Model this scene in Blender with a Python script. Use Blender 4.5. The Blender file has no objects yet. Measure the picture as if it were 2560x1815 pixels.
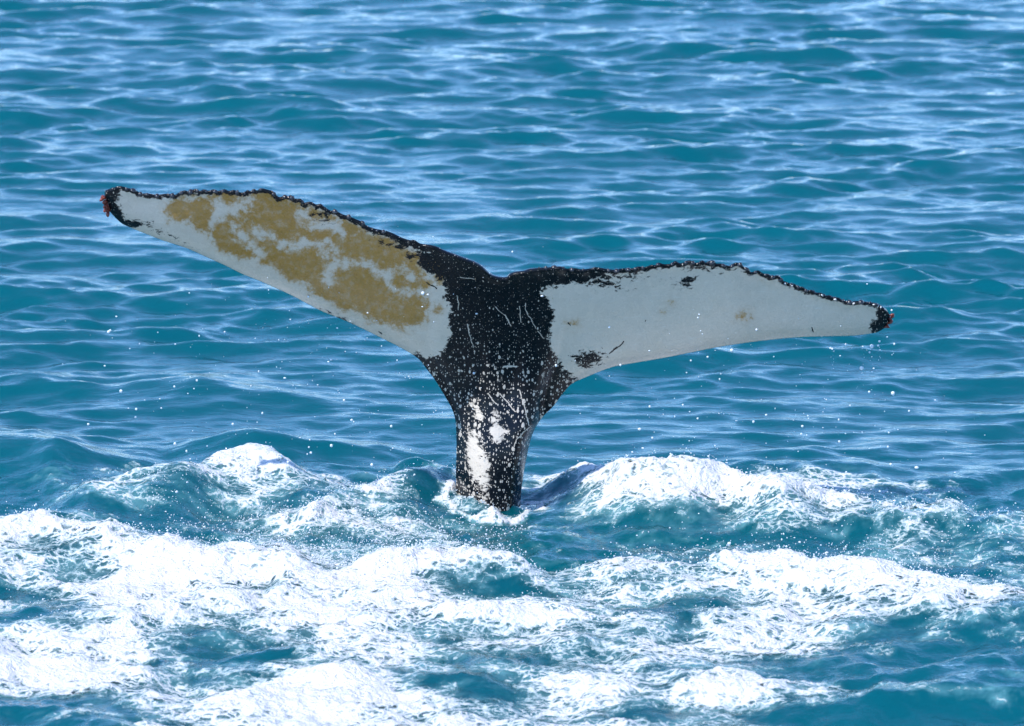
import bpy, math, random
import numpy as np
from mathutils import Vector
from mathutils.geometry import delaunay_2d_cdt

random.seed(7)
rng = np.random.default_rng(11)
SC = bpy.context.scene
COL = SC.collection
R = math.radians

# ------------------------------------------------------------------ camera
cam = bpy.data.cameras.new('camera')
cam_o = bpy.data.objects.new('camera', cam)
COL.objects.link(cam_o)
cam_o.location = (0, -28.0, 6.2)
cam_o.rotation_euler = (R(90 - 11.0), 0, 0)
cam.lens = 194
cam.sensor_width = 36
cam.clip_end = 12000
cam.dof.use_dof = True
cam.dof.focus_distance = 28.4
cam.dof.aperture_fstop = 4.2
SC.camera = cam_o

# ------------------------------------------------------------------ light
SUN_EL, SUN_AZ = 55, -133          # azimuth clockwise from +Y (away from the camera)
wd = bpy.data.worlds.new('World')
SC.world = wd
wd.use_nodes = True
wn = wd.node_tree
sky = wn.nodes.new('ShaderNodeTexSky')
sky.sky_type = 'NISHITA'
sky.sun_disc = False
sky.sun_elevation = R(SUN_EL)
sky.sun_rotation = R(SUN_AZ)
sky.air_density = 1.0
sky.altitude = 2200
sky.dust_density = 0.0
sky.ozone_density = 9
bg = wn.nodes['Background']
wn.links.new(sky.outputs[0], bg.inputs[0])
bg.inputs[1].default_value = 0.15
sl = bpy.data.lights.new('sun', 'SUN')
sl.energy = 2.05
sl.angle = R(0.53)
sl.color = (1.0, 0.96, 0.9)
sun_o = bpy.data.objects.new('sun', sl)
COL.objects.link(sun_o)
sd = Vector((math.sin(R(SUN_AZ)) * math.cos(R(SUN_EL)), math.cos(R(SUN_AZ)) * math.cos(R(SUN_EL)), math.sin(R(SUN_EL))))
sun_o.rotation_euler = sd.to_track_quat('Z', 'Y').to_euler()
vs = SC.view_settings
vs.view_transform = 'Standard'
vs.look = 'None'
vs.gamma = 1
vs.exposure = 1.38
SC.cycles.max_bounces = 6
SC.cycles.transparent_max_bounces = 6
SC.cycles.caustics_reflective = False
SC.cycles.caustics_refractive = False

# ------------------------------------------------------------------ noise
_perm = rng.permutation(512).astype(np.int64)
_ang = rng.uniform(0, 2 * np.pi, 512)
_gx, _gy = np.cos(_ang), np.sin(_ang)

def gnoise(x, y):
    xi = np.floor(x).astype(np.int64); yi = np.floor(y).astype(np.int64)
    xf = x - xi; yf = y - yi
    u = xf * xf * xf * (xf * (xf * 6 - 15) + 10); v = yf * yf * yf * (yf * (yf * 6 - 15) + 10)
    def g(i, j, dx, dy):
        h = _perm[(_perm[(xi + i) & 511] + yi + j) & 511]
        return _gx[h] * dx + _gy[h] * dy
    a = g(0, 0, xf, yf); b = g(1, 0, xf - 1, yf); c = g(0, 1, xf, yf - 1); d = g(1, 1, xf - 1, yf - 1)
    return (a + u * (b - a) + v * (c - a + u * (a - b - c + d))) * 1.5

def fbm(x, y, octv=4, gain=0.5):
    s = 0; a = 1.0; n = 0
    for o in range(octv):
        s = s + a * gnoise(x + 17.3 * o, y - 9.1 * o); n += a
        x = x * 2.03; y = y * 2.03; a *= gain
    return s / n * 1.35

def sstep(a, b, x):
    t = np.clip((x - a) / (b - a), 0, 1)
    return t * t * (3 - 2 * t)

# ------------------------------------------------------------------ sea shape (metres)
# wake ridges round the tail: (foam on the crest, front width, back width, crest line (x, y, height))
RIDGES = [
 (0.22,0.5,0.42,[(-2.45,-0.04,0.01),(-2.33,-0.15,0.09),(-2.16,-0.13,0.17),(-1.96,-0.04,0.18),(-1.69,0.09,0.19),(-1.56,0.32,0.18),(-1.38,0.44,0.17),(-1.26,0.38,0.17),(-1.08,0.12,0.15),(-0.95,0.17,0.08),(-0.84,0.35,0.00)]),
 (0.45,0.42,0.3,[(-1.11,-0.50,0.00),(-1.02,-0.53,0.08),(-0.89,-0.20,0.12),(-0.66,0.08,0.14),(-0.43,0.30,0.14),(-0.32,0.37,0.10),(-0.20,0.52,0.00)]),
 (0.4,0.14,0.16,[(-0.45,-0.08,0.00),(-0.30,-0.09,0.07),(-0.20,-0.23,0.09),(-0.10,-0.35,0.06),(-0.01,-0.42,0.00)]),
 (0,0.14,0.14,[(-0.64,0.91,0.00),(-0.58,0.93,0.04),(-0.50,0.93,0.08),(-0.40,0.90,0.08),(-0.30,0.87,0.04),(-0.20,0.91,0.00)]),
 (0.5,0.42,0.35,[(0.16,0.52,0.00),(0.27,0.49,0.07),(0.41,0.23,0.17),(0.57,-0.04,0.26),(0.77,-0.11,0.24),(0.96,-0.11,0.24),(1.10,-0.11,0.22),(1.23,-0.24,0.19),(1.36,-0.32,0.20),(1.62,-0.18,0.13),(1.80,-0.36,0.12),(1.97,-0.59,0.11),(2.16,-0.66,0.11),(2.38,-0.80,0.11),(2.67,-0.88,0.11),(3.05,-0.84,0.08),(3.52,-0.71,0.00)]),
 (0.55,0.5,0.4,[(-3.25,-0.94,0.08),(-2.56,-1.02,0.15),(-2.37,-0.92,0.18),(-2.25,-1.09,0.15),(-2.10,-1.22,0.14),(-1.87,-1.30,0.14),(-1.69,-1.37,0.13),(-1.53,-1.52,0.11),(-1.31,-1.57,0.11),(-1.15,-1.65,0.09),(-0.97,-1.79,0.04),(-0.84,-1.79,0.00)]),
 (0.5,0.36,0.3,[(-1.18,-1.89,0.00),(-1.10,-1.93,0.06),(-0.88,-1.92,0.08),(-0.64,-1.81,0.11),(-0.41,-1.71,0.13),(-0.23,-1.68,0.14),(-0.08,-1.71,0.13),(0.12,-1.87,0.08),(0.31,-2.03,0.02),(0.44,-2.07,0.00)]),
 (0.45,0.5,0.4,[(0.18,-1.79,0.00),(0.34,-1.79,0.04),(0.66,-1.75,0.09),(0.90,-1.78,0.11),(1.04,-1.68,0.14),(1.21,-1.76,0.14),(1.42,-1.82,0.14),(1.63,-2.00,0.13),(1.84,-2.08,0.11),(2.04,-2.26,0.09),(2.25,-2.37,0.06),(2.44,-2.43,0.03),(2.56,-2.44,0.00)]),
 (0.2,0.3,0.3,[(-3.04,-2.77,0.04),(-2.40,-2.79,0.06),(-2.16,-2.72,0.07),(-1.79,-2.61,0.07),(-1.48,-2.41,0.06),(-1.16,-2.34,0.05),(-0.86,-2.44,0.04),(-0.60,-2.56,0.03),(-0.41,-2.53,0.00)]),
 (0.3,0.3,0.3,[(-0.96,-2.16,0.00),(-0.74,-2.21,0.04),(-0.53,-2.25,0.05),(-0.31,-2.34,0.05),(0.12,-2.53,0.04),(0.54,-2.67,0.04),(0.96,-2.65,0.03),(1.17,-2.57,0.00)]),
 (0.3,0.3,0.3,[(-1.53,-4.05,0.00),(-1.30,-3.95,0.04),(-1.00,-3.72,0.06),(-0.70,-3.66,0.07),(-0.09,-3.66,0.04),(0.51,-3.77,0.05),(0.82,-3.77,0.08),(1.02,-3.87,0.07),(1.37,-4.06,0.02),(1.51,-4.05,0.00)]),
 (0,0.45,0.4,[(1.11,-3.97,0.00),(1.42,-3.87,0.04),(1.72,-3.91,0.07),(2.02,-3.92,0.09),(2.30,-3.90,0.10),(2.74,-3.77,0.08),(3.19,-3.39,0.00)]),
 (0,0.5,0.5,[(1.26,-2.97,0.00),(1.57,-2.95,0.04),(1.89,-2.86,0.06),(2.21,-2.85,0.09),(2.40,-2.78,0.11),(2.88,-2.48,0.08),(3.35,-2.07,0.00)]),
 (0,0.45,0.5,[(-3.73,1.14,0.08),(-3.00,1.10,0.12),(-2.76,1.11,0.15),(-2.58,1.13,0.17),(-2.44,1.01,0.15),(-2.27,0.96,0.11),(-2.03,0.97,0.06),(-1.84,1.03,0.00)]),
 (0,0.35,0.4,[(-1.90,1.26,0.00),(-1.73,1.21,0.06),(-1.56,1.24,0.09),(-1.39,1.24,0.11),(-1.22,1.21,0.10),(-0.98,1.11,0.07),(-0.71,1.08,0.04),(-0.47,1.14,0.00)]),
 (0,0.3,0.3,[(1.09,0.97,0.00),(1.28,0.93,0.04),(1.57,0.92,0.07),(1.92,0.84,0.05),(2.17,0.91,0.00)]),
 (0,0.4,0.35,[(-2.35,3.12,0.00),(-2.09,3.05,0.04),(-1.78,3.00,0.08),(-1.50,2.92,0.06),(-1.13,2.81,0.02),(-0.98,2.86,0.00)])]
# how much of the churned water is covered with foam, tenths, rows of 0.2 m from y=-4.8, columns of 0.2 m from x=-3.4
COV = [
 '00000001367788877665433210000000000',
 '00000001367788877665443210000000000',
 '00000012367788877665444211111000000',
 '11111112456799876665455432222222222',
 '33333334665799864466567642111111111',
 '66666667764798742356568741000000000',
 '99999999853456532356544421000000000',
 '99999998743445532356543311100000000',
 '77777788753346775445665443211111111',
 '88888877654356775555666654332222222',
 '66666655654457755775456655444333333',
 '22222224787667867885445666676444444',
 '22222236887778887665544566787544444',
 '33333458987677775445554577888533333',
 '33333457987668864345555788876333333',
 '44444557998768866545544688775322222',
 '66666668887766866435642245532333333',
 '77777657667666665333422224432344444',
 '77777666226554675421222222234455555',
 '77777775224544675421222332234455555',
 '66666522234444554311112443344444444',
 '22222222234455553312233444444444444',
 '22222233333455554213676655544333333',
 '22222345433344445225788754543211111',
 '00000156555444454346889844443211111',
 '11111116667644554356889955543111111',
 '11111125678742652378898655532000000',
 '00000025678522331379988765421000000',
 '00000011133111231245545532210000000',
 '00000000000000000000000000000000000',
 '00000000000000000000000000000000000']
COVA = np.array([[int(c) for c in r] for r in COV], float) / 9.0

NW = 130
wl = np.exp(rng.uniform(math.log(0.13), math.log(5.0), NW))
wth = R(-98) + rng.normal(0, R(36), NW)
wk = 2 * np.pi / wl
wgt = np.exp(-0.5 * ((np.log(wl) - math.log(0.48)) / 0.9) ** 2)
wka = wgt * rng.uniform(0.5, 1.3, NW)
wka *= math.sqrt(2 * 0.195 ** 2 / np.sum(wka ** 2))
wa = wka / wk
wph = rng.uniform(0, 2 * np.pi, NW)

def cover(u, v):
    fx = np.clip((u + 3.4) / 0.2, 0, COVA.shape[1] - 1.001); fy = (v + 4.8) / 0.2
    ok = fy < COVA.shape[0] - 1
    fy = np.clip(fy, 0, COVA.shape[0] - 1.001)
    ix = fx.astype(int); iy = fy.astype(int); a = fx - ix; b = fy - iy
    c = (COVA[iy, ix] * (1 - a) + COVA[iy, ix + 1] * a) * (1 - b) + (COVA[iy + 1, ix] * (1 - a) + COVA[iy + 1, ix + 1] * a) * b
    fade = (1 - sstep(3.4, 5.5, np.abs(u))) * sstep(-8.0, -4.8, v) 
    return np.where(ok, c, 0) * fade

def churn(u, v):
    return (1 - sstep(0.2, 1.3, v)) * sstep(-8, -5, v) * (1 - sstep(3.2, 5.5, np.abs(u)))

def ridge(u, v):
    z = np.zeros_like(u); cf = np.zeros_like(u)
    wob = 0.10 * gnoise(u * 2.3 + 5, v * 0.7) + 0.05 * gnoise(u * 6, v * 2 + 3)
    hv = 1 + 0.18 * gnoise(u * 3.1 + 40, v * 1.5)
    for fo, wf, wb, pts in RIDGES:
        X = np.array([p[0] for p in pts]); Y = np.array([p[1] for p in pts]); H = np.array([p[2] for p in pts])
        h = np.interp(u, X, H, left=0, right=0); yc = np.interp(u, X, Y)
        d = v - yc - wob
        w = np.where(d < 0, wf, wb)
        e = np.exp(-(np.abs(d) / w) ** 1.6)
        z += h * hv * e
        if fo:
            cf = np.maximum(cf, fo * sstep(0.0, 0.08, h) * np.exp(-((d + 0.05) / 0.16) ** 2))
    return z, cf

def surf(u, v, sp):
    """world position of the sea point with rest position (u, v); sp = local mesh spacing"""
    u = u.astype(np.float32); v = v.astype(np.float32)
    x = u.copy(); y = v.copy(); z = np.zeros_like(u)
    if not np.isscalar(sp): sp2 = (-(sp * 3.2) ** 2).astype(np.float32)
    mod = np.clip(1.0 + 0.6 * gnoise(u * 0.33 + 3, v * 0.25) + 0.6 * gnoise(u * 0.9, v * 0.7 + 8), 0.6, 2)
    ch = churn(u, v)
    mod = (mod * (1 - 0.45 * ch)).astype(np.float32)
    for i in range(NW):
        dx, dy = math.cos(wth[i]), math.sin(wth[i])
        if np.isscalar(sp): at_ = np.float32(wa[i] * math.exp(-(sp * 3.2 / wl[i]) ** 2))
        else: at_ = np.float32(wa[i]) * np.exp(sp2 * np.float32(1 / wl[i] ** 2))
        att = at_ * mod
        p = np.float32(wk[i] * dx) * u + np.float32(wk[i] * dy) * v + np.float32(wph[i])
        if wl[i] > 0.25: p = p - np.float32(0.75) * np.sin(p)
        s, c = np.sin(p), np.cos(p)
        z += att * s
        c *= att; x += np.float32(0.35 * dx) * c; y += np.float32(0.35 * dy) * c
    rz, cf = ridge(u, v)
    z += rz
    z += ch * (0.035 * fbm(u * 2.6 + 2, v * 2.2, 2) + 0.018 * fbm(u * 6.5, v * 5.5 + 7, 3))
    return x, y, z, cf

def foam_t(u, v, cf):
    c = np.clip(cover(u, v) + cf * 0.4, 0, 1.05)
    wx = 0.16 * gnoise(u * 1.7 + 11, v * 1.7); wy = 0.16 * gnoise(u * 1.7, v * 1.7 + 31)
    n = fbm((u + wx) * 1.9 + 0.3 * v, (v + wy) * 3.1, 6, 0.68)
    c = c * (1 - 0.9 * np.exp(-((u - 0.24) / 0.17) ** 2 - ((v - 0.15) / 0.3) ** 2)) * (1 - 0.9 * np.exp(-((u + 0.42) / 0.13) ** 2 - ((v - 0.2) / 0.25) ** 2))
    rw = np.hypot((u + 0.10) / 0.22, (v + 0.02) / 0.30) + 0.25 * gnoise(u * 7 + 3, v * 7)
    c = np.maximum(c, 0.85 * np.exp(-((rw - 1.12) / 0.22) ** 2))
    c = c + 0.14 * sstep(0.55, 0.9, c)
    return np.where(c > 0.02, c * 1.52 - 0.95 + 1.15 * n, -2)

def mesh_obj(name, co, faces, mat, attrs=None, parent=None, smooth=True):
    me = bpy.data.meshes.new(name)
    nv = len(co); fs = faces.shape[1]; nf = len(faces)
    me.vertices.add(nv); me.loops.add(nf * fs); me.polygons.add(nf)
    me.vertices.foreach_set('co', np.ascontiguousarray(co, dtype=np.float32).ravel())
    me.loops.foreach_set('vertex_index', np.ascontiguousarray(faces, dtype=np.int32).ravel())
    me.polygons.foreach_set('loop_start', np.arange(0, nf * fs, fs, dtype=np.int32))
    me.polygons.foreach_set('loop_total', np.full(nf, fs, dtype=np.int32))
    me.update(calc_edges=True)
    me.polygons.foreach_set('use_smooth', np.full(nf, smooth, dtype=bool))
    for k, a in (attrs or {}).items():
        at = me.attributes.new(k, 'FLOAT', 'POINT')
        at.data.foreach_set('value', np.ascontiguousarray(a, dtype=np.float32))
    me.materials.append(mat)
    o = bpy.data.objects.new(name, me)
    COL.objects.link(o)
    if parent: o.parent = parent
    return o

# ------------------------------------------------------------------ node helper
class NT:
    def __init__(s, name):
        s.m = bpy.data.materials.new(name); s.m.use_nodes = True
        s.t = s.m.node_tree; s.t.nodes.clear()
        s.out = s.n('ShaderNodeOutputMaterial')
        s.tc = s.n('ShaderNodeTexCoord').outputs['Object']
    def n(s, kind, **kw):
        x = s.t.nodes.new(kind)
        for k, v in kw.items(): setattr(x, k, v)
        return x
    def set(s, sock, v):
        if isinstance(v, bpy.types.NodeSocket): s.t.links.new(v, sock)
        else: sock.default_value = v
    def math(s, op, a, b=0.0, c=None, clamp=False):
        x = s.n('ShaderNodeMath', operation=op, use_clamp=clamp)
        s.set(x.inputs[0], a); s.set(x.inputs[1], b)
        if c is not None: s.set(x.inputs[2], c)
        return x.outputs[0]
    def vm(s, op, a, b=None, scale=None):
        x = s.n('ShaderNodeVectorMath', operation=op)
        s.set(x.inputs[0], a)
        if b is not None: s.set(x.inputs[1], b)
        if scale is not None: s.set(x.inputs['Scale'], scale)
        return x.outputs['Value'] if op in ('DOT_PRODUCT', 'LENGTH') else x.outputs['Vector']
    def map(s, v, a, b, lo=0.0, hi=1.0, smooth=True):
        x = s.n('ShaderNodeMapRange', interpolation_type='SMOOTHSTEP' if smooth else 'LINEAR')
        s.set(x.inputs[0], v)
        for i, q in enumerate((a, b, lo, hi)): s.set(x.inputs[i + 1], q)
        return x.outputs[0]
    def noise(s, vec, scale, detail=4, rough=0.55, dist=0.0, out='Fac'):
        x = s.n('ShaderNodeTexNoise')
        s.set(x.inputs['Vector'], vec)
        x.inputs['Scale'].default_value = scale; x.inputs['Detail'].default_value = detail
        x.inputs['Roughness'].default_value = rough; x.inputs['Distortion'].default_value = dist
        return x.outputs[out]
    def attr(s, name):
        return s.n('ShaderNodeAttribute', attribute_name=name).outputs['Fac']
    def mix(s, f, a, b):
        x = s.n('ShaderNodeMix', data_type='RGBA')
        s.set(x.inputs[0], f); s.set(x.inputs[6], a); s.set(x.inputs[7], b)
        return x.outputs[2]
    def bump(s, h, strength, dist, normal=None):
        x = s.n('ShaderNodeBump')
        s.set(x.inputs['Height'], h); x.inputs['Strength'].default_value = strength; x.inputs['Distance'].default_value = dist
        if normal is not None: s.set(x.inputs['Normal'], normal)
        return x.outputs[0]
    def mixsh(s, f, a, b):
        x = s.n('ShaderNodeMixShader')
        s.set(x.inputs[0], f); s.t.links.new(a, x.inputs[1]); s.t.links.new(b, x.inputs[2])
        return x.outputs[0]
    def done(s, sh):
        s.t.links.new(sh, s.out.inputs['Surface']); return s.m

def mat_sea():
    t = NT('sea_water')
    f = t.attr('foam')
    fine = t.noise(t.tc, 26, 5, 0.6)
    ripple = t.noise(t.vm('MULTIPLY', t.tc, (0.55, 1.0, 1.0)), 11, 5, 0.6, 0.4)
    mid = t.noise(t.tc, 3.0, 4, 0.6)
    aer = t.map(t.math('ADD', f, t.math('MULTIPLY', t.math('SUBTRACT', mid, 0.5), 1.2)), -0.7, 0.7)
    body = t.mix(aer, (0.0, 0.076, 0.096, 1), (0.20, 0.46, 0.48, 1))
    speck = t.map(t.math('ADD', t.math('MULTIPLY', f, 0.35), fine), 0.60, 0.70)
    speck = t.math('MULTIPLY', speck, t.map(f, -0.9, -0.3))
    dif = t.n('ShaderNodeSubsurfaceScattering', falloff='BURLEY')
    t.set(dif.inputs['Color'], body)
    dif.inputs['Scale'].default_value = 0.55
    dif.inputs['Radius'].default_value = (0.5, 1.0, 1.0)
    nrm = t.n('ShaderNodeCombineXYZ'); nrm.inputs[2].default_value = 1.0
    t.t.links.new(nrm.outputs[0], dif.inputs['Normal'])
    b = t.bump(ripple, 0.42, 0.018)
    rough_ = t.noise(t.vm('MULTIPLY', t.tc, (1.0, 0.6, 1.0)), 55, 4, 0.6)
    fine2 = t.math('MULTIPLY', rough_, t.math('MULTIPLY_ADD', t.attr('churn'), 1.0, 0.06))
    b = t.bump(fine2, 0.8, 0.005, b)
    gl = t.n('ShaderNodeBsdfGlossy')
    gl.inputs['Roughness'].default_value = 0.045
    t.t.links.new(b, gl.inputs['Normal'])
    fr = t.n('ShaderNodeFresnel'); fr.inputs['IOR'].default_value = 1.33
    t.t.links.new(b, fr.inputs['Normal'])
    w = t.mixsh(fr.outputs[0], dif.outputs[0], gl.outputs[0])
    fd = t.n('ShaderNodeBsdfDiffuse'); fd.inputs['Color'].default_value = (0.85, 0.88, 0.88, 1)
    return t.done(t.mixsh(speck, w, fd.outputs[0]))

def mat_foam():
    t = NT('sea_foam')
    f = t.attr('foam')
    fine = t.noise(t.tc, 36, 6, 0.65)
    mid = t.noise(t.tc, 9, 4, 0.6)
    warp = t.vm('ADD', t.vm('MULTIPLY', t.tc, (0.75, 1.0, 1.0)), t.vm('SCALE', t.noise(t.tc, 4, 4, 0.6, out='Color'), scale=0.22))
    def strand(scale, w):
        v_ = t.n('ShaderNodeTexVoronoi', feature='DISTANCE_TO_EDGE')
        t.set(v_.inputs['Vector'], warp); v_.inputs['Scale'].default_value = scale
        return t.map(v_.outputs['Distance'], 0.0, w, 1.0, 0.0)
    st = t.math('MAXIMUM', strand(9, 0.20), t.math('MULTIPLY', strand(24, 0.24), 0.85))
    a = t.math('ADD', f, t.math('MULTIPLY', t.math('SUBTRACT', fine, 0.5), 1.1))
    a = t.math('ADD', a, t.math('MULTIPLY', t.math('SUBTRACT', mid, 0.5), 0.6))
    a = t.math('ADD', a, t.math('MULTIPLY', t.math('SUBTRACT', st, 0.42), 0.75))
    alpha = t.map(a, -0.22, 0.50)
    h = t.math('ADD', t.math('ADD', fine, t.math('MULTIPLY', st, 0.35)), mid)
    p = t.n('ShaderNodeBsdfPrincipled')
    t.set(p.inputs['Base Color'], t.mix(t.map(a, -0.05, 0.7), (0.34, 0.49, 0.49, 1), (0.70, 0.68, 0.65, 1)))
    p.inputs['Roughness'].default_value = 0.5
    t.set(p.inputs['Normal'], t.bump(h, 0.8, 0.024))
    tr = t.n('ShaderNodeBsdfTransparent')
    return t.done(t.mixsh(alpha, tr.outputs[0], p.outputs[0]))

def mat_drop():
    t = NT('water_drop')
    p = t.n('ShaderNodeBsdfPrincipled')
    p.inputs['Base Color'].default_value = (0.93, 0.97, 0.98, 1)
    p.inputs['Roughness'].default_value = 0.05
    p.inputs['IOR'].default_value = 1.33
    p.inputs['Transmission Weight'].default_value = 0.3
    return t.done(p.outputs[0])

M_SEA, M_FOAM, M_DROP = mat_sea(), mat_foam(), mat_drop()

# ------------------------------------------------------------------ sea sheet
def axis(segments):
    out = [segments[0][0]]
    for a, b, s0, s1 in segments:
        x = a
        while x < b - 1e-6:
            k = (x - a) / (b - a)
            x = min(b, x + s0 * (s1 / s0) ** k)
            out.append(x)
    return np.array(out)

half = axis([(0, 3.0, 0.012, 0.012), (3.0, 5.6, 0.016, 0.03), (5.6, 60, 0.05, 8), (60, 6000, 12, 1200)])
ax = np.concatenate([-half[::-1][:-1], half])
ay = axis([(-300, -30, 60, 4), (-30, -6.2, 2.5, 0.05), (-6.2, 2.5, 0.021, 0.022), (2.5, 24, 0.024, 0.075), (24, 120, 0.1, 8), (120, 9000, 12, 1500)])
sx = np.gradient(ax); sy = np.gradient(ay)
U, V = np.meshgrid(ax, ay); SP = np.maximum(*np.meshgrid(sx, sy))
shape = U.shape
u, v, sp = U.ravel(), V.ravel(), SP.ravel()
x, y, z, cf = surf(u, v, sp)
ft = np.clip(foam_t(u, v, cf), -2, 1)
idx = np.arange(u.size).reshape(shape)
quads = np.stack([idx[:-1, :-1], idx[:-1, 1:], idx[1:, 1:], idx[1:, :-1]], -1).reshape(-1, 4)
sea = mesh_obj('sea', np.stack([x, y, z], 1), quads, M_SEA, {'foam': ft, 'churn': churn(u, v)})
sea['kind'] = 'structure'

# ------------------------------------------------------------------ foam, a lumpy froth layer lying on the sea
fx = np.arange(-3.3, 3.3, 0.0095); fy = np.arange(-5.6, 1.3, 0.018)
U, V = np.meshgrid(fx, fy)
u, v = U.ravel(), V.ravel()
x, y, z, cf = surf(u, v, 0.018)
ft = foam_t(u, v, cf)
lump = 1 - np.abs(fbm(u * 5.5 + 3, v * 5.0, 2)) * 1.6
lump2 = 1 - np.abs(gnoise(u * 17, v * 15 + 3)) * 1.7
lump3 = gnoise(u * 38 + 9, v * 34)
tt = np.clip(ft, 0, 0.9)
th = 0.007 + sstep(0, 0.5, tt) * (0.006 + (0.006 + 0.014 * cf) * lump + (0.006 + 0.008 * cf) * lump2 + (0.004 + 0.005 * cf) * lump3)
edge = sstep(-0.55, -0.35, ft)
z = z + th * edge - 0.02 * (1 - edge)
idx = np.arange(u.size).reshape(U.shape)
quads = np.stack([idx[:-1, :-1], idx[:-1, 1:], idx[1:, 1:], idx[1:, :-1]], -1).reshape(-1, 4)
keep = ft[quads].max(1) > -0.5
quads = quads[keep]
used = np.unique(quads); remap = np.full(u.size, -1); remap[used] = np.arange(used.size)
foam = mesh_obj('foam', np.stack([x, y, z], 1)[used], remap[quads], M_FOAM, {'foam': np.clip(ft[used], -1, 1)})
foam['kind'] = 'stuff'
foam['label'] = 'white churned foam spread over the water around the tail'
foam['category'] = 'foam'
SURF_PTS = (x, y, z, ft, cf)

# ------------------------------------------------------------------ whale tail
XP = -0.11
TRAIL = [(-2.052,1.748),(-1.979,1.774),(-1.938,1.766),(-1.897,1.757),(-1.870,1.737),(-1.838,1.738),(-1.787,1.731),(-1.736,1.739),(-1.695,1.734),(-1.676,1.747),(-1.647,1.759),(-1.621,1.755),(-1.591,1.770),(-1.570,1.759),(-1.546,1.768),(-1.523,1.761),(-1.500,1.769),(-1.475,1.761),(-1.445,1.771),(-1.422,1.762),(-1.395,1.767),(-1.354,1.754),(-1.326,1.769),(-1.313,1.762),(-1.294,1.776),(-1.280,1.767),(-1.262,1.780),(-1.234,1.775),(-1.198,1.763),(-1.172,1.733),(-1.142,1.740),(-1.124,1.736),(-1.110,1.745),(-1.092,1.725),(-1.060,1.723),(-1.043,1.703),(-1.014,1.708),(-0.983,1.693),(-0.960,1.696),(-0.938,1.676),(-0.911,1.658),(-0.888,1.661),(-0.857,1.640),(-0.820,1.628),(-0.789,1.612),(-0.757,1.597),(-0.730,1.574),(-0.694,1.558),(-0.662,1.551),(-0.629,1.543),(-0.589,1.526),(-0.553,1.505),(-0.516,1.492),(-0.493,1.493),(-0.461,1.472),(-0.415,1.466),(-0.379,1.456),(-0.347,1.438),(-0.278,1.409),(-0.205,1.377),(-0.172,1.361),(-0.136,1.331),(-0.108,1.302),(-0.085,1.287),(-0.053,1.279),(-0.029,1.281),(-0.011,1.300),(0.022,1.311),(0.058,1.316),(0.085,1.327),(0.132,1.332),(0.178,1.335),(0.210,1.337),(0.247,1.339),(0.275,1.327),(0.317,1.328),(0.353,1.322),(0.395,1.325),(0.422,1.333),(0.455,1.328),(0.492,1.321),(0.521,1.318),(0.581,1.326),(0.610,1.324),(0.642,1.335),(0.674,1.330),(0.709,1.345),(0.725,1.341),(0.743,1.356),(0.770,1.347),(0.800,1.347),(0.830,1.364),(0.857,1.350),(0.898,1.367),(0.939,1.352),(0.966,1.366),(0.986,1.353),(1.006,1.363),(1.034,1.347),(1.067,1.344),(1.103,1.331),(1.135,1.348),(1.163,1.342),(1.184,1.320),(1.204,1.315),(1.219,1.291),(1.253,1.300),(1.280,1.282),(1.307,1.278),(1.326,1.265),(1.349,1.269),(1.370,1.261),(1.378,1.241),(1.419,1.220),(1.441,1.217),(1.468,1.199),(1.488,1.196),(1.510,1.178),(1.536,1.176),(1.559,1.161),(1.584,1.158),(1.608,1.143),(1.631,1.142),(1.650,1.130),(1.677,1.126),(1.699,1.112),(1.741,1.101),(1.782,1.103),(1.824,1.096),(1.872,1.086),(1.908,1.065),(1.934,1.040)]
LEADR = [(1.950,1.008),(1.948,0.967),(1.929,0.937),(1.889,0.911),(1.855,0.904),(1.758,0.895),(1.620,0.896),(1.482,0.895),(1.344,0.885),(1.207,0.870),(1.070,0.849),(0.933,0.821),(0.797,0.792),(0.660,0.768),(0.533,0.745),(0.463,0.720),(0.393,0.690),(0.314,0.652),(0.269,0.604),(0.212,0.527),(0.161,0.475),(0.126,0.422),(0.104,0.375),(0.089,0.317),(0.068,0.217),(0.054,0.128),(0.044,0.011),(0.042,-0.159),(0.054,-0.394),(0.079,-0.931)]
LEADL = [(-0.356,-0.931),(-0.317,-0.395),(-0.295,-0.117),(-0.291,0.058),(-0.291,0.187),(-0.288,0.304),(-0.290,0.410),(-0.296,0.469),(-0.311,0.515),(-0.339,0.568),(-0.390,0.658),(-0.441,0.733),(-0.487,0.795),(-0.577,0.858),(-0.698,0.927),(-0.772,0.969),(-0.841,1.006),(-0.910,1.038),(-0.979,1.070),(-1.048,1.112),(-1.116,1.153),(-1.184,1.190),(-1.283,1.240),(-1.374,1.281),(-1.465,1.332),(-1.556,1.378),(-1.646,1.423),(-1.715,1.448),(-1.783,1.472),(-1.874,1.511),(-1.942,1.541),(-1.978,1.561),(-2.012,1.597),(-2.037,1.633),(-2.045,1.670),(-2.056,1.711)]
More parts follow.
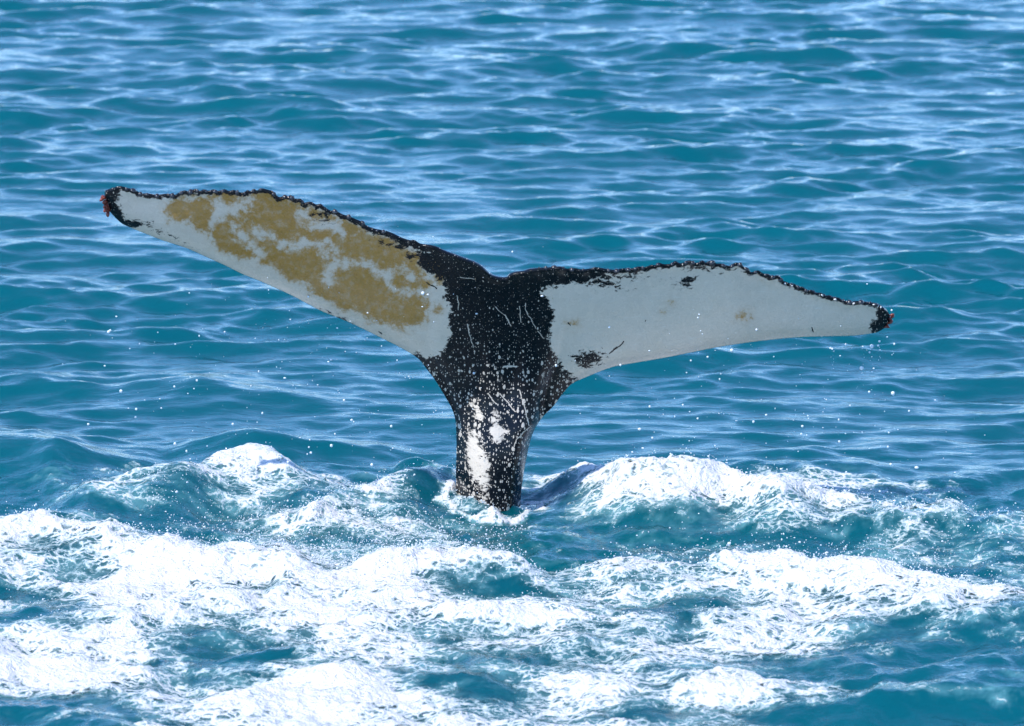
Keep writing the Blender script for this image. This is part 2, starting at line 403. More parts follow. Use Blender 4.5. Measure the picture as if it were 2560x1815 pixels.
BLACK = [[(-0.486,1.428),(-0.364,1.435),(-0.162,1.342),(-0.053,1.260),(0.020,1.295),(0.244,1.318),(0.508,1.308),(0.448,1.269),(0.326,1.246),(0.183,1.226),(0.132,1.196),(0.184,1.153),(0.213,1.045),(0.189,0.950),(0.198,0.867),(0.237,0.807),(0.258,0.749),(0.300,0.703),(0.352,0.658),(0.249,0.519),(0.135,0.393),(0.104,-0.138),(0.105,-1.039),(-0.398,-1.040),(-0.333,-0.138),(-0.321,0.435),(-0.424,0.670),(-0.526,0.784),(-0.484,0.835),(-0.443,0.800),(-0.371,0.827),(-0.329,0.903),(-0.308,0.974),(-0.324,1.046),(-0.307,1.106),(-0.347,1.165),(-0.330,1.224),(-0.356,1.259),(-0.396,1.288),(-0.447,1.334),(-0.477,1.353)],
  [(-2.065,1.765),(-1.972,1.798),(-1.972,1.730),(-1.998,1.694),(-1.972,1.626),(-1.959,1.592),(-1.858,1.572),(-1.895,1.545),(-1.978,1.529),(-2.050,1.589),(-2.080,1.692)],
  [(1.819,1.111),(1.892,1.104),(1.970,1.017),(1.949,0.922),(1.863,0.889),(1.851,0.949),(1.881,1.008),(1.870,1.057)]]
BLACKB = [(0.392,0.801,0.074,0.050,0,0.6),(0.976,1.325,0.086,0.018,-8,0.55),(0.887,1.239,0.037,0.020,20,0.6),(0.631,1.279,0.045,0.010,0,0.5),(0.448,1.248,0.082,0.024,-10,0.55),(0.570,1.279,0.061,0.012,0,0.5),(-0.596,1.464,0.061,0.016,-25,0.6),(-0.466,1.400,0.061,0.028,-20,0.7),(-0.966,1.626,0.028,0.016,-30,0.4),(-0.882,1.029,0.045,0.010,-30,0.7),(-0.150,1.724,0.002,0.002,0,0.1),(-1.783,1.525,0.049,0.010,-30,0.5)]
WHITEB = [(-0.195,0.308,0.046,0.129,4,1),(-0.156,0.245,0.041,0.129,6,1),(-0.075,0.435,0.050,0.054,0,0.9),(-0.091,0.499,0.041,0.062,-20,0.6),(-0.156,0.075,0.037,0.062,-25,0.7),(-0.249,0.107,0.021,0.083,0,0.5),(-0.186,0.541,0.058,0.104,20,0.5),(-0.270,0.245,0.012,0.145,0,0.35)]
ALGAE = [(-1.725,1.668),(-1.661,1.713),(-1.530,1.707),(-1.446,1.755),(-1.285,1.763),(-1.125,1.715),(-0.966,1.638),(-0.767,1.536),(-0.566,1.450),(-0.426,1.377),(-0.356,1.283),(-0.417,1.231),(-0.490,1.176),(-0.439,1.117),(-0.471,1.021),(-0.595,0.991),(-0.717,1.043),(-0.859,1.112),(-1.000,1.201),(-1.179,1.325),(-1.300,1.388),(-1.400,1.414),(-1.490,1.473),(-1.567,1.554),(-1.637,1.594),(-1.717,1.610)]
CORR = [[(-1.335,1.768),(-1.323,1.712),(-1.345,1.665),(-1.410,1.664),(-1.482,1.639),(-1.519,1.581)],
  [(-1.479,1.697),(-1.371,1.619),(-1.395,1.538),(-1.337,1.481),(-1.278,1.424)],
  [(-1.293,1.540),(-1.174,1.479),(-1.073,1.470),(-0.989,1.476),(-0.923,1.397),(-0.832,1.356),(-0.716,1.353),(-0.640,1.295),(-0.603,1.215),(-0.512,1.188),(-0.395,1.217)],
  [(-0.920,1.488),(-0.895,1.430),(-0.914,1.348),(-0.947,1.265)],
  [(-1.017,1.614),(-0.968,1.580),(-0.907,1.581),(-0.858,1.535)],
  [(-0.548,1.324),(-0.498,1.259)],
  [(-1.047,1.636),(-0.988,1.568)],
  [(-0.446,1.341),(-0.397,1.259),(-0.388,1.117)]]
ALGB = [(-0.384,1.105,0.033,0.033,0),(0.320,1.011,0.018,0.021,0),(1.181,1.030,0.029,0.025,30),(0.758,1.075,0.008,0.008,0),(0.818,1.129,0.008,0.006,0),(1.265,1.266,0.002,0.002,0),(-1.687,1.639,0.020,0.016,0),(-1.685,1.600,0.018,0.014,0),(-1.714,1.668,0.016,0.012,0)]
SCRW = [(-0.230,1.013,-0.198,0.882,0.0035),(-0.081,1.115,-0.035,1.061,0.0025),(-0.035,1.061,-0.006,1.006,0.004),(0.038,1.115,0.047,1.022,0.003),(0.069,1.132,0.082,1.065,0.003),(0.082,1.065,0.125,0.996,0.003),(0.138,0.974,0.156,0.936,0.003),(-0.045,0.770,0.023,0.778,0.008),(0.058,0.755,0.070,0.714,0.004),(-0.124,0.638,-0.081,0.584,0.005),(-0.058,0.631,0.012,0.541,0.004),(0.011,0.357,0.023,0.399,0.004),(0.023,0.399,0.058,0.433,0.004),(0.058,0.433,0.097,0.452,0.004),(-0.208,0.105,-0.179,0.058,0.005),(-0.179,0.058,-0.150,0.007,0.006),(0.039,0.647,0.089,0.469,0.004),(-0.286,1.177,-0.272,1.094,0.003),(-0.264,1.283,-0.193,1.274,0.003)]
SCRB = [(0.503,0.826,0.572,0.899,0.006),(-0.431,1.250,-0.389,1.217,0.005),(0.283,1.019,0.297,0.999,0.003),(0.297,0.999,0.285,1.021,0.003),(1.544,0.960,1.556,0.929,0.004),(-0.806,1.601,-0.794,1.592,0.006),(-0.686,0.952,-0.668,0.938,0.004),(0.679,1.016,0.683,1.024,0.004)]

def catmull(P, step):
    P = np.array(P); Q = np.vstack([2 * P[0] - P[1], P, 2 * P[-1] - P[-2]])
    out = []
    for i in range(1, len(Q) - 2):
        n = max(1, int(np.ceil(np.linalg.norm(Q[i + 1] - Q[i]) / step)))
        for k in range(n):
            t = k / n
            out.append(0.5 * (2 * Q[i] + (Q[i + 1] - Q[i - 1]) * t + (2 * Q[i - 1] - 5 * Q[i] + 4 * Q[i + 1] - Q[i + 2]) * t * t
                              + (3 * Q[i] - Q[i - 1] - 3 * Q[i + 1] + Q[i + 2]) * t ** 3))
    out.append(P[-1])
    return np.array(out)

def dist_line(P, L):
    """distance of points P (n,2) to an open polyline L"""
    L = np.array(L); d = np.full(len(P), 1e9)
    for i in range(len(L) - 1):
        a, b = L[i], L[i + 1]; ba = b - a; q = P - a
        h = np.clip((q @ ba) / max(ba @ ba, 1e-12), 0, 1)
        d = np.minimum(d, np.hypot(q[:, 0] - ba[0] * h, q[:, 1] - ba[1] * h))
    return d

def inside(P, poly):
    poly = np.array(poly); x, y = P[:, 0], P[:, 1]; c = np.zeros(len(P), bool); j = len(poly) - 1
    for i in range(len(poly)):
        xi, yi = poly[i]; xj, yj = poly[j]
        if yi != yj:
            c ^= ((yi > y) != (yj > y)) & (x < (xj - xi) * (y - yi) / (yj - yi) + xi)
        j = i
    return c

def sdf(P, poly):
    L = list(poly) + [poly[0]]
    d = dist_line(P, L)
    return np.where(inside(P, poly), d, -d)

def ellf(P, e):
    a = R(e[4]); dx = P[:, 0] - e[0]; dz = P[:, 1] - e[1]
    q = np.hypot((dx * math.cos(a) + dz * math.sin(a)) / e[2], (-dx * math.sin(a) + dz * math.cos(a)) / e[3])
    return (1 - q) * min(e[2], e[3])

trail = catmull(TRAIL, 0.008); leadr = catmull(LEADR, 0.010); leadl = catmull(LEADL, 0.010)
outline = np.vstack([trail, leadr, leadl])
nO = len(outline)
cen = np.roll(outline, -1, 0) - np.roll(outline, 1, 0)
nrm = np.stack([cen[:, 1], -cen[:, 0]], 1); nrm /= np.linalg.norm(nrm, axis=1)[:, None] + 1e-9
rings = []
dO = np.vstack([outline, outline[:1]])
for k, dd in enumerate((0.004, 0.009, 0.016, 0.026)):
    cand = outline[k % 2::1 if k < 2 else 2] + nrm[k % 2::1 if k < 2 else 2] * dd
    ok = inside(cand, outline) & (dist_line(cand, dO) > 0.88 * dd)
    rings.append(cand[ok])
g = 0.013
gx, gz = np.meshgrid(np.arange(-2.15, 2.05, g), np.arange(-0.95, 1.75, g * 0.866))
gx = gx + (np.arange(gx.shape[0]) % 2)[:, None] * g / 2
grid = np.stack([gx.ravel(), gz.ravel()], 1) + rng.uniform(-1, 1, (gx.size, 2)) * 0.0015
grid = grid[inside(grid, outline)]
grid = grid[dist_line(grid, dO[::2]) > 0.032]
pts2 = np.vstack([outline] + rings + [grid])
edges = [(i, (i + 1) % nO) for i in range(nO)]
cv, ce, cfaces, *_ = delaunay_2d_cdt([Vector(p) for p in pts2], edges, [], 1, 1e-6)
P = np.array([(p.x, p.y) for p in cv]); F = np.array([f[:] for f in cfaces if len(f) == 3])
d_t = dist_line(P, trail); d_l = np.minimum(dist_line(P, leadr), dist_line(P, leadl))
X, Z = P[:, 0], P[:, 1]
on_edge = np.minimum(d_t, d_l) < 5e-4
bottom = Z < Z.min() + 1e-3

def yc(x, z):
    xx = x - XP; zz = np.maximum(z - 0.5, 0)
    return 0.045 * xx * xx - 0.62 * zz ** 3 / (zz * zz + 0.15)

xl = np.interp(Z, leadl[:, 1], leadl[:, 0]); rr = leadr[::-1]
xr = np.interp(Z, rr[:, 1], rr[:, 0])
kz = sstep(0.45, 1.0, Z)
xc = (np.interp(np.minimum(Z, 0.45), leadl[:, 1], leadl[:, 0]) + np.interp(np.minimum(Z, 0.45), rr[:, 1], rr[:, 0])) / 2 * (1 - kz) + (XP + 0.02) * kz
a_h = (np.interp(np.minimum(Z, 0.45), rr[:, 1], rr[:, 0]) - np.interp(np.minimum(Z, 0.45), leadl[:, 1], leadl[:, 0])) / 2 + 0.14 * kz
b_h = 0.235 - 0.175 * sstep(0.25, 1.1, Z)
q = np.clip(np.abs(X - xc) / a_h, 0, 1)
hp = b_h * np.sqrt(1 - q ** 2) * (1 - sstep(0.95, 1.2, Z) * 0.5)
r = d_l / (d_l + d_t + 1e-6)
sx_ = np.abs(X - XP)
hm = 0.048 * np.clip(1 - sx_ / 2.15, 0, 1) ** 0.8 + 0.013
hf = hm * np.sqrt(r) * (1 - r) / 0.385
El = np.sqrt(np.clip(1 - (1 - np.clip(d_l / 0.07, 0, 1)) ** 2, 0, 1))
Et = np.sqrt(np.clip(1 - (1 - np.clip(d_t / 0.014, 0, 1)) ** 2, 0, 1))
h = np.sqrt(hp ** 2 + (hf * sstep(0.4, 0.8, Z)) ** 2) * El
knob = np.clip(gnoise(X * 17 + 3, X * 0 + 0.5) * 1.1 + 0.3 * gnoise(X * 41, X * 0 + 2.5), -0.5, 1)
tipk = np.minimum(1, np.minimum(np.abs(X - X.min()), np.abs(X - X.max())) / 0.1)
band = (0.013 + 0.010 * knob) * np.exp(-(d_t / 0.032) ** 2)
h = (h + band * np.minimum(1, d_l / 0.04)) * Et
h = np.where(on_edge & ~bottom, 0, h)
xk = XP - 0.075 + 0.05 * sstep(0.0, 0.9, Z)
skew = 1 + 0.4 * np.clip((X - xc) / a_h, -1, 1) * (1 - sstep(0.6, 1.0, Z))
keel = (0.028 * np.exp(-((X - xk) / 0.06) ** 2) * (1 - sstep(0.55, 1.0, Z)) - 0.02 * np.exp(-((X - xk - 0.14) / 0.05) ** 2) * (1 - sstep(0.7, 1.0, Z))) * El
skin = 0.003 * fbm(X * 6, Z * 6, 3) * np.minimum(El, Et)
mid = yc(X, Z)
front = np.stack([X, mid - h * skew - keel * (h > 0) + skin, Z], 1)
back = np.stack([X, mid + h * 0.8, Z], 1)
# pigment fields, metres from the border of each colour patch
black = sdf(P, BLACK[0])
for p_ in BLACK[1:]: black = np.maximum(black, sdf(P, p_))
bw = np.interp(X, [-2.1, -1.0, -0.75, -0.5, -0.2, 0.05, 0.25, 0.5, 0.8, 2.0], [0.026, 0.026, 0.03, 0.045, 0.07, 0.07, 0.045, 0.034, 0.027, 0.024])
black = np.maximum(black, (bw * 0.8 - d_t) * 2.2)
for e in BLACKB: black = np.maximum(black, ellf(P, e) * e[5] - (1 - e[5]) * 0.010)
for e in WHITEB: black = np.minimum(black, -ellf(P, e) * (0.2 + 0.7 * e[5]) + (1 - e[5]) * 0.035 + 0.004)
alg = sdf(P, ALGAE) + 0.022
for c_ in CORR: alg = np.minimum(alg, dist_line(P, c_) - 0.016)
for e in ALGB: alg = np.maximum(alg, ellf(P, e) - 0.012)
spots = 1.15 - sstep(0.55, 1.15, Z) * 0.72
n = len(P); is_b = np.flatnonzero(~on_edge | bottom)
remap = np.arange(n); remap_back = np.arange(n); remap_back[is_b] = n + np.arange(is_b.size)
co = np.vstack([front, back[is_b]]) - np.array([XP, 0, 0])
flip = np.cross(P[F[:, 1]] - P[F[:, 0]], P[F[:, 2]] - P[F[:, 0]]) < 0
F[flip] = F[flip][:, ::-1]
faces = np.vstack([F, remap_back[F][:, ::-1]])
at = {'black': np.concatenate([black, np.full(is_b.size, 0.1)]), 'algae': np.concatenate([alg, np.full(is_b.size, -1)]),
      'spots': np.concatenate([spots, spots[is_b] * 0.6])}

def mat_skin():
    t = NT('whale_skin')
    flat = t.vm('MULTIPLY', t.tc, (1, 0.15, 1))
    wp = t.vm('MULTIPLY', t.vm('ADD', t.tc, t.vm('SCALE', t.vm('SUBTRACT', t.noise(flat, 14, 2, out='Color'), (0.5, 0.5, 0.5)), scale=0.03)), (1, 0, 1))
    def seg(lst):
        m = None
        for ax_, az_, bx_, bz_, w_ in lst:
            a = (ax_ - XP, 0, az_); ba = (bx_ - ax_, 0, bz_ - az_); l2 = ba[0] ** 2 + ba[2] ** 2 + 1e-9
            pa = t.vm('SUBTRACT', wp, a)
            hh = t.math('MULTIPLY', t.vm('DOT_PRODUCT', pa, ba), 1 / l2, clamp=True)
            d = t.math('SUBTRACT', t.vm('LENGTH', t.vm('SUBTRACT', pa, t.vm('SCALE', ba, scale=hh))), w_ * 0.62)
            m = d if m is None else t.math('MINIMUM', m, d)
        return m
    streak = t.math('SUBTRACT', t.noise(t.vm('MULTIPLY', flat, (0.8, 1, 1.3)), 34, 7, 0.68, 0.5), 0.5)
    speck = t.math('SUBTRACT', t.noise(flat, 95, 3, 0.6), 0.5)
    blk = t.math('ADD', t.attr('black'), t.math('ADD', t.math('MULTIPLY', streak, 0.13), t.math('MULTIPLY', speck, 0.012)))
    fb = t.map(blk, -0.008, 0.006)
    def spot(scale, keep, r0, r1, stretch):
        vo = t.n('ShaderNodeTexVoronoi', feature='F1', voronoi_dimensions='2D'); vo.inputs['Scale'].default_value = scale; vo.inputs['Randomness'].default_value = 1
        wob = t.vm('ADD', t.vm('MULTIPLY', flat, stretch), t.vm('SCALE', t.noise(flat, 60, 2, 0.5, out='Color'), scale=0.006))
        sw_ = t.n('ShaderNodeSeparateXYZ'); t.t.links.new(wob, sw_.inputs[0])
        cw_ = t.n('ShaderNodeCombineXYZ'); t.t.links.new(sw_.outputs[0], cw_.inputs[0]); t.t.links.new(sw_.outputs[2], cw_.inputs[1])
        t.set(vo.inputs['Vector'], cw_.outputs[0])
        sep = t.n('ShaderNodeSeparateColor'); t.t.links.new(vo.outputs['Color'], sep.inputs[0])
        rad = t.math('MULTIPLY_ADD', t.math('POWER', sep.outputs[1], 2.2), r1 - r0, r0)
        rad = t.math('MULTIPLY', rad, t.attr('spots'))
        on = t.math('GREATER_THAN', sep.outputs[0], keep)
        d = t.math('SUBTRACT', rad, vo.outputs['Distance'])
        return t.math('MULTIPLY', t.map(d, -0.03, 0.05), on)
    sp_ = t.math('MAXIMUM', spot(36, 0.5, 0.07, 0.34, (1.1, 1, 0.7)), spot(80, 0.42, 0.10, 0.34, (1.1, 1, 0.6)))
    sw = t.map(t.math('ADD', seg(SCRW), t.math('MULTIPLY', speck, 0.006)), 0.0012, -0.0012)
    sp_ = t.math('MAXIMUM', sp_, sw)
    rub = t.map(t.noise(t.vm('MULTIPLY', flat, (1.3, 1, 0.5)), 16, 5, 0.65), 0.66, 0.72)
    sp_ = t.math('MAXIMUM', sp_, t.math('MULTIPLY', rub, t.math('MULTIPLY', t.attr('spots'), 0.55)))
    fb = t.math('MULTIPLY', fb, t.math('SUBTRACT', 1.0, t.math('MULTIPLY', sp_, 0.85)))
    sb = t.map(t.math('ADD', seg(SCRB), t.math('MULTIPLY', speck, 0.008)), 0.0015, -0.0015)
    fb = t.math('MAXIMUM', fb, sb)
    an = t.math('SUBTRACT', t.noise(flat, 13, 9, 0.72), 0.5)
    fa = t.math('ADD', t.attr('algae'), t.math('MULTIPLY', an, 0.26))
    fam = t.math('MULTIPLY', t.map(fa, -0.024, 0.030), t.map(t.noise(flat, 30, 6, 0.7), 0.25, 0.55, 0.62, 1.0))
    fuzz = t.math('MULTIPLY', t.map(fa, -0.05, 0.01), 0.18)
    fam = t.math('MAXIMUM', fam, fuzz)
    mott = t.noise(flat, 5, 5, 0.6)
    white = t.mix(mott, (0.60, 0.50, 0.39, 1), (0.70, 0.59, 0.46, 1))
    rake = t.map(t.noise(t.vm('MULTIPLY', flat, (14, 1, 60)), 1.0, 3, 0.6, 0.8), 0.62, 0.70, 0.0, 0.35)
    white = t.mix(rake, white, (0.74, 0.68, 0.58, 1))
    stain = t.map(t.noise(flat, 3.2, 6, 0.65), 0.52, 0.78, 0.0, 0.35)
    white = t.mix(stain, white, (0.50, 0.40, 0.26, 1))
    fleck = t.map(t.noise(flat, 48, 3, 0.6), 0.70, 0.76, 0.0, 0.5)
    white = t.mix(fleck, white, (0.30, 0.24, 0.12, 1))
    acol = t.mix(t.noise(flat, 60, 3, 0.6), (0.31, 0.14, 0.016, 1), (0.46, 0.24, 0.042, 1))
    col = t.mix(fb, t.mix(fam, white, acol), (0.004, 0.005, 0.007, 1))
    p = t.n('ShaderNodeBsdfPrincipled')
    t.set(p.inputs['Base Color'], col)
    t.set(p.inputs['Roughness'], t.map(t.noise(flat, 22, 4), 0.3, 0.7, 0.16, 0.36))
    t.set(p.inputs['Specular IOR Level'], t.map(fb, 0.0, 1.0, 0.5, 0.16))
    t.set(p.inputs['Coat Weight'], t.map(fb, 0.0, 1.0, 0.35, 0.12)); p.inputs['Coat Roughness'].default_value = 0.12
    hgt = t.math('ADD', t.noise(flat, 70, 4, 0.6), t.math('MULTIPLY', sp_, 0.5))
    t.set(p.inputs['Normal'], t.bump(t.math('ADD', hgt, t.math('MULTIPLY', t.noise(flat, 9, 4, 0.55), 2.0)), 0.3, 0.008))
    return t.done(p.outputs[0])

whale = mesh_obj('whale', co, faces, mat_skin(), at)
whale.location = (XP, 0, 0)
whale['label'] = 'whale raising its black and white tail flukes, brown-stained on the left, out of the water'
whale['category'] = 'whale'

# barnacles on both fluke tips: a stalk with a pointed head
def mat_barnacle():
    t = NT('barnacle')
    nz = t.noise(t.tc, 40, 3)
    p = t.n('ShaderNodeBsdfPrincipled')
    t.set(p.inputs['Base Color'], t.mix(nz, (0.06, 0.008, 0.005, 1), (0.26, 0.04, 0.013, 1)))
    p.inputs['Roughness'].default_value = 0.25
    return t.done(p.outputs[0])
M_BARN = mat_barnacle()

def barnacle_mesh(k):
    rr_ = random.Random(k)
    rings_ = [(0, 0.0055), (0.35, 0.0045), (0.5, 0.0095), (0.75, 0.0095), (0.93, 0.0055), (1.0, 0.0006)]
    L = 0.020 + 0.014 * rr_.random(); ns = 7; vs_ = []; fs = []
    bx_, bz_ = rr_.uniform(-0.3, 0.3), rr_.uniform(-0.3, 0.3)
    for i, (s, rad) in enumerate(rings_):
        for j in range(ns):
            a = 2 * math.pi * j / ns
            rq = rad * (1 + 0.25 * math.cos(2 * a)) * rr_.uniform(0.85, 1.2)
            vs_.append((math.cos(a) * rq + bx_ * L * s * s, math.sin(a) * rq + bz_ * L * s * s, L * s))
    for i in range(len(rings_) - 1):
        for j in range(ns):
            a = i * ns + j; b = i * ns + (j + 1) % ns
            fs.append((a, b, b + ns, a + ns))
    me = bpy.data.meshes.new('barnacle'); me.from_pydata(vs_, [], fs); me.materials.append(M_BARN)
    me.polygons.foreach_set('use_smooth', np.full(len(fs), True))
    return me
BM = [barnacle_mesh(k) for k in range(5)]
def barnacles(line, cdir, count):
    for k in range(count):
        s = (k + random.random()) / count * (len(line) - 1)
        i = min(int(s), len(line) - 2); p_ = np.array(line[i]) + (np.array(line[i + 1]) - np.array(line[i])) * (s - i)
        yy = float(yc(np.array(p_[0]), np.array(p_[1])))
        o = bpy.data.objects.new('barnacle', BM[k % 5]); COL.objects.link(o); o.parent = whale
        d = Vector((cdir[0] + random.uniform(-0.5, 0.5), random.uniform(-0.55, 0.25), cdir[1] + random.uniform(-0.6, 0.6)))
        o.location = (p_[0] - XP - 0.006 * cdir[0], yy + random.uniform(-0.010, 0.008), p_[1])
        o.rotation_euler = d.to_track_quat('Z', 'Y').to_euler()
        s_ = random.uniform(0.7, 1.25); o.scale = (s_, s_, s_)
barnacles([(TIPLX, TIPLZ) for TIPLX, TIPLZ in LEADL[-3:]], (-0.9, -0.3), 30)
barnacles(LEADR[0:3], (0.95, 0.0), 9)

# dark skin knobs and small white acorn barnacles along the trailing edge
def lump_mesh(name, seed, mat, cone):
    rr_ = random.Random(seed); vs_ = []; fs = []; ns = 8
    prof = [(-0.4, 0.9), (0.0, 1.0), (0.45, 0.82), (0.8, 0.45)] if not cone else [(-0.2, 1.0), (0.3, 0.8), (0.6, 0.5), (0.5, 0.25)]
    for s, rad in prof:
        for j in range(ns):
            a = 2 * math.pi * j / ns; q_ = rad * rr_.uniform(0.86, 1.14)
            vs_.append((math.cos(a) * q_, math.sin(a) * q_, s))
    vs_.append((0, 0, 1.0 if not cone else 0.35)); top = len(vs_) - 1
    for i in range(len(prof) - 1):
        for j in range(ns):
            a = i * ns + j; b = i * ns + (j + 1) % ns
            fs.append((a, b, b + ns, a + ns))
    for j in range(ns): fs.append(((len(prof) - 1) * ns + j, (len(prof) - 1) * ns + (j + 1) % ns, top))
    me = bpy.data.meshes.new(name); me.from_pydata(vs_, [], fs); me.materials.append(mat)
    me.polygons.foreach_set('use_smooth', np.full(len(fs), True))
    return me
def plain(name, c0, c1, rough):
    t = NT(name); p = t.n('ShaderNodeBsdfPrincipled')
    t.set(p.inputs['Base Color'], t.mix(t.noise(t.tc, 3, 4), c0, c1)); p.inputs['Roughness'].default_value = rough
    return t.done(p.outputs[0])
M_KNOB = plain('dark_skin', (0.010, 0.011, 0.014, 1), (0.03, 0.03, 0.034, 1), 0.22)
M_ACORN = plain('acorn_shell', (0.5, 0.5, 0.46, 1), (0.72, 0.71, 0.66, 1), 0.5)
KM = [lump_mesh('knob', k, M_KNOB, False) for k in range(4)]
AM = [lump_mesh('acorn_barnacle', k, M_ACORN, True) for k in range(3)]
seg_l = np.concatenate([[0], np.cumsum(np.linalg.norm(np.diff(trail, axis=0), axis=1))])
def along(s):
    q_ = np.array([np.interp(s, seg_l, trail[:, 0]), np.interp(s, seg_l, trail[:, 1])])
    a_ = np.array([np.interp(s + 0.012, seg_l, trail[:, 0]) - np.interp(s - 0.012, seg_l, trail[:, 0]), np.interp(s + 0.012, seg_l, trail[:, 1]) - np.interp(s - 0.012, seg_l, trail[:, 1])])
    a_ /= np.linalg.norm(a_) + 1e-9
    return q_, np.array([-a_[1], a_[0]])
def stud(name, me, s, rad, dyy, out):
    q_, nn = along(s)
    o = bpy.data.objects.new(name, me); COL.objects.link(o); o.parent = whale
    o.location = (q_[0] - XP + nn[0] * out, float(yc(q_[0], q_[1])) + dyy, q_[1] + nn[1] * out)
    o.rotation_euler = Vector((nn[0], random.uniform(-0.5, 0.1), nn[1])).to_track_quat('Z', 'Y').to_euler()
    o.rotation_euler.rotate_axis('Z', random.uniform(0, 6))
    o.scale = (rad * random.uniform(0.9, 1.4), rad * random.uniform(0.9, 1.4), rad * random.uniform(0.8, 1.3))
s_ = 0.12
while s_ < seg_l[-1] - 0.06:
    q_, _ = along(s_)
    if not (-0.62 < q_[0] < 0.12):
        stud('knob', KM[random.randrange(4)], s_, random.uniform(0.008, 0.015), random.uniform(-0.012, 0.004), -0.007)
    s_ += random.choice((0.034, 0.042, 0.05, 0.06, 0.08))
for k in range(9):
    stud('acorn_barnacle', AM[k % 3], seg_l[-1] - 0.04 - 0.62 * random.random(), random.uniform(0.005, 0.008), random.uniform(-0.018, -0.006), -0.008)

# ------------------------------------------------------------------ spray and flying drops
def ico(level):
    g_ = (1 + 5 ** 0.5) / 2
    vv = [(-1, g_, 0), (1, g_, 0), (-1, -g_, 0), (1, -g_, 0), (0, -1, g_), (0, 1, g_), (0, -1, -g_), (0, 1, -g_), (g_, 0, -1), (g_, 0, 1), (-g_, 0, -1), (-g_, 0, 1)]
    ff = [(0, 11, 5), (0, 5, 1), (0, 1, 7), (0, 7, 10), (0, 10, 11), (1, 5, 9), (5, 11, 4), (11, 10, 2), (10, 7, 6), (7, 1, 8), (3, 9, 4), (3, 4, 2), (3, 2, 6), (3, 6, 8), (3, 8, 9), (4, 9, 5), (2, 4, 11), (6, 2, 10), (8, 6, 7), (9, 8, 1)]
    vv = [np.array(q) / np.linalg.norm(q) for q in vv]
    for _ in range(level):
        cache = {}; nf = []
        def mp(a, b):
            k = (min(a, b), max(a, b))
            if k not in cache:
                m = vv[a] + vv[b]; vv.append(m / np.linalg.norm(m)); cache[k] = len(vv) - 1
            return cache[k]
        for a, b, c in ff:
            ab, bc, ca = mp(a, b), mp(b, c), mp(c, a)
            nf += [(a, ab, ca), (b, bc, ab), (c, ca, bc), (ab, bc, ca)]
        ff = nf
    return np.array(vv), np.array(ff)

V0, F0 = ico(1)
V1, F1 = ico(0)
def drops(name, pos, rad, V0=V0, F0=F0):
    n_ = len(pos)
    st = 1 + rng.uniform(-0.25, 0.45, (n_, 3))
    co_ = (V0[None] * (rad[:, None] * st)[:, None, :] + pos[:, None, :]).reshape(-1, 3)
    fa_ = (F0[None] + (np.arange(n_) * len(V0))[:, None, None]).reshape(-1, 3)
    return mesh_obj(name, co_, fa_, M_DROP)

sxp, syp, szp, sft, scf = SURF_PTS
def near_surface(region, count, zmax, wts=None):
    x0, x1, y0, y1 = region
    ok = np.flatnonzero((sxp > x0) & (sxp < x1) & (syp > y0) & (syp < y1))
    w_ = None if wts is None else wts[ok] / wts[ok].sum()
    pk = rng.choice(ok, count, p=w_)
    hgt_ = rng.exponential(zmax / 3, count)
    return np.stack([sxp[pk] + rng.normal(0, 0.01, count), syp[pk] + rng.normal(0, 0.01, count), szp[pk] + hgt_ + 0.004], 1)
pos = []
pos.append(near_surface((-1.0, 0.05, -1.7, -0.35), 1700, 0.05))
pos.append(near_surface((-1.9, -0.9, -1.4, -0.2), 500, 0.05))
pos.append(near_surface((0.3, 2.4, -2.3, -1.7), 650, 0.09))
pos.append(near_surface((1.2, 2.5, -1.1, -0.1), 350, 0.05))
crest = scf ** 2 + 1e-6
pos.append(near_surface((-2.8, 2.8, -2.6, 0.6), 1300, 0.06, crest))
pos = np.vstack(pos)
rad = np.clip(np.exp(rng.normal(math.log(0.0024), 0.4, len(pos))), 0.0012, 0.006)
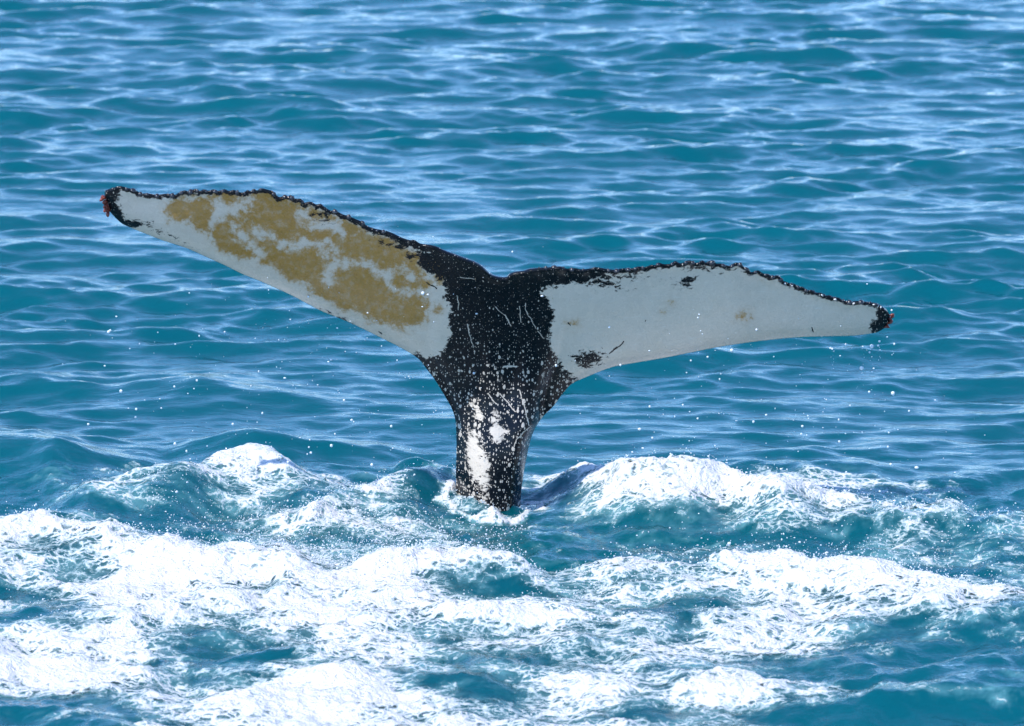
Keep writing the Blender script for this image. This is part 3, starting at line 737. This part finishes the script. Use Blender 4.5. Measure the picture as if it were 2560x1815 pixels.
# drops shaken off the flukes
def air(n_, mx, sxx, mz, sz, my=0.0, sy_=0.35):
    return np.stack([rng.normal(mx, sxx, n_), rng.normal(my, sy_, n_), np.abs(rng.normal(mz, sz, n_)) + 0.15], 1)
drip = []
for dx_, dz_, dl_ in [(1.86, 0.84, 0.14), (1.90, 0.86, 0.10), (1.82, 0.83, 0.2), (1.66, 0.82, 0.1), (-0.45, 1.05, 0.2), (-0.7, 1.1, 0.16), (0.5, 0.8, 0.1)]:
    for k in range(9):
        drip.append((dx_ + rng.normal(0, 0.006), 0.05 + rng.normal(0, 0.02), dz_ - dl_ * (k / 8) ** 1.3))
drip = np.array(drip)
ap = np.vstack([air(170, -0.95, 0.5, 0.4, 0.3, -0.1), air(60, -1.6, 0.4, 0.6, 0.3, -0.1), air(130, 1.2, 0.5, 0.3, 0.22, -0.1), air(60, 1.8, 0.2, 0.4, 0.25), drip,
                air(110, -0.75, 0.4, 1.0, 0.22, -0.35, 0.1), air(60, 1.0, 0.45, 0.8, 0.15, -0.35, 0.1)])
ar = np.clip(np.exp(rng.normal(math.log(0.0019), 0.65, len(ap))), 0.0010, 0.009)
gp = np.vstack([near_surface((-1.9, 0.1, -1.7, 0.0), 3200, 0.02), near_surface((0.5, 2.5, -1.6, 0.1), 1500, 0.02), near_surface((-2.5, 2.5, -3.0, -1.5), 1800, 0.02)])  # tiny white drops hugging the churned water, added to stand in for its glitter
gr = np.clip(np.exp(rng.normal(math.log(0.0022), 0.35, len(gp))), 0.0012, 0.005)
pos = np.vstack([pos, gp]); rad = np.concatenate([rad, gr])
spray = drops('spray', np.vstack([pos, ap]), np.concatenate([rad, ar]), V1, F1)
spray['kind'] = 'stuff'
spray['label'] = 'fine spray of small water droplets around and below the flukes, with tiny white drops standing in for glitter on the churned water'
spray['category'] = 'spray'

big = [(-2.02, 0.62, .011), (-1.93, 0.56, .008), (-2.08, 0.93, .010), (-2.05, 0.99, .008), (-1.75, 0.32, .010), (-1.72, 0.15, .009), (-1.95, 0.47, .007), (-1.62, 0.70, .007),
       (-1.45, 0.42, .008), (-1.28, 0.55, .007), (-1.15, 0.30, .008), (-0.93, 0.36, .010), (-0.86, 0.62, .008), (-0.72, 0.28, .011), (-1.38, 0.22, .008), (-2.2, 0.42, .008),
       (-0.62, 0.48, .008), (0.72, 0.42, .007), (0.95, 0.53, .007), (1.25, 0.45, .008), (1.5, 0.38, .007), (1.85, 0.60, .008), (1.7, 0.33, .008), (2.05, 0.52, .007)]
for k, (bx_, bz_, br) in enumerate(big):
    vv = V0 * br * 0.75 * np.array([1, 1, 1 + 0.25 * random.random()]) * (1 + 0.12 * rng.normal(size=(len(V0), 1)))
    o = mesh_obj('water_drop', vv, F0, M_DROP)
    o.location = (bx_, random.uniform(-0.35, 0.1), bz_)
    o['label'] = 'large clear water drop flying in the air beside the tail'
    o['category'] = 'water drop'
    o['group'] = 'large flying water drops'
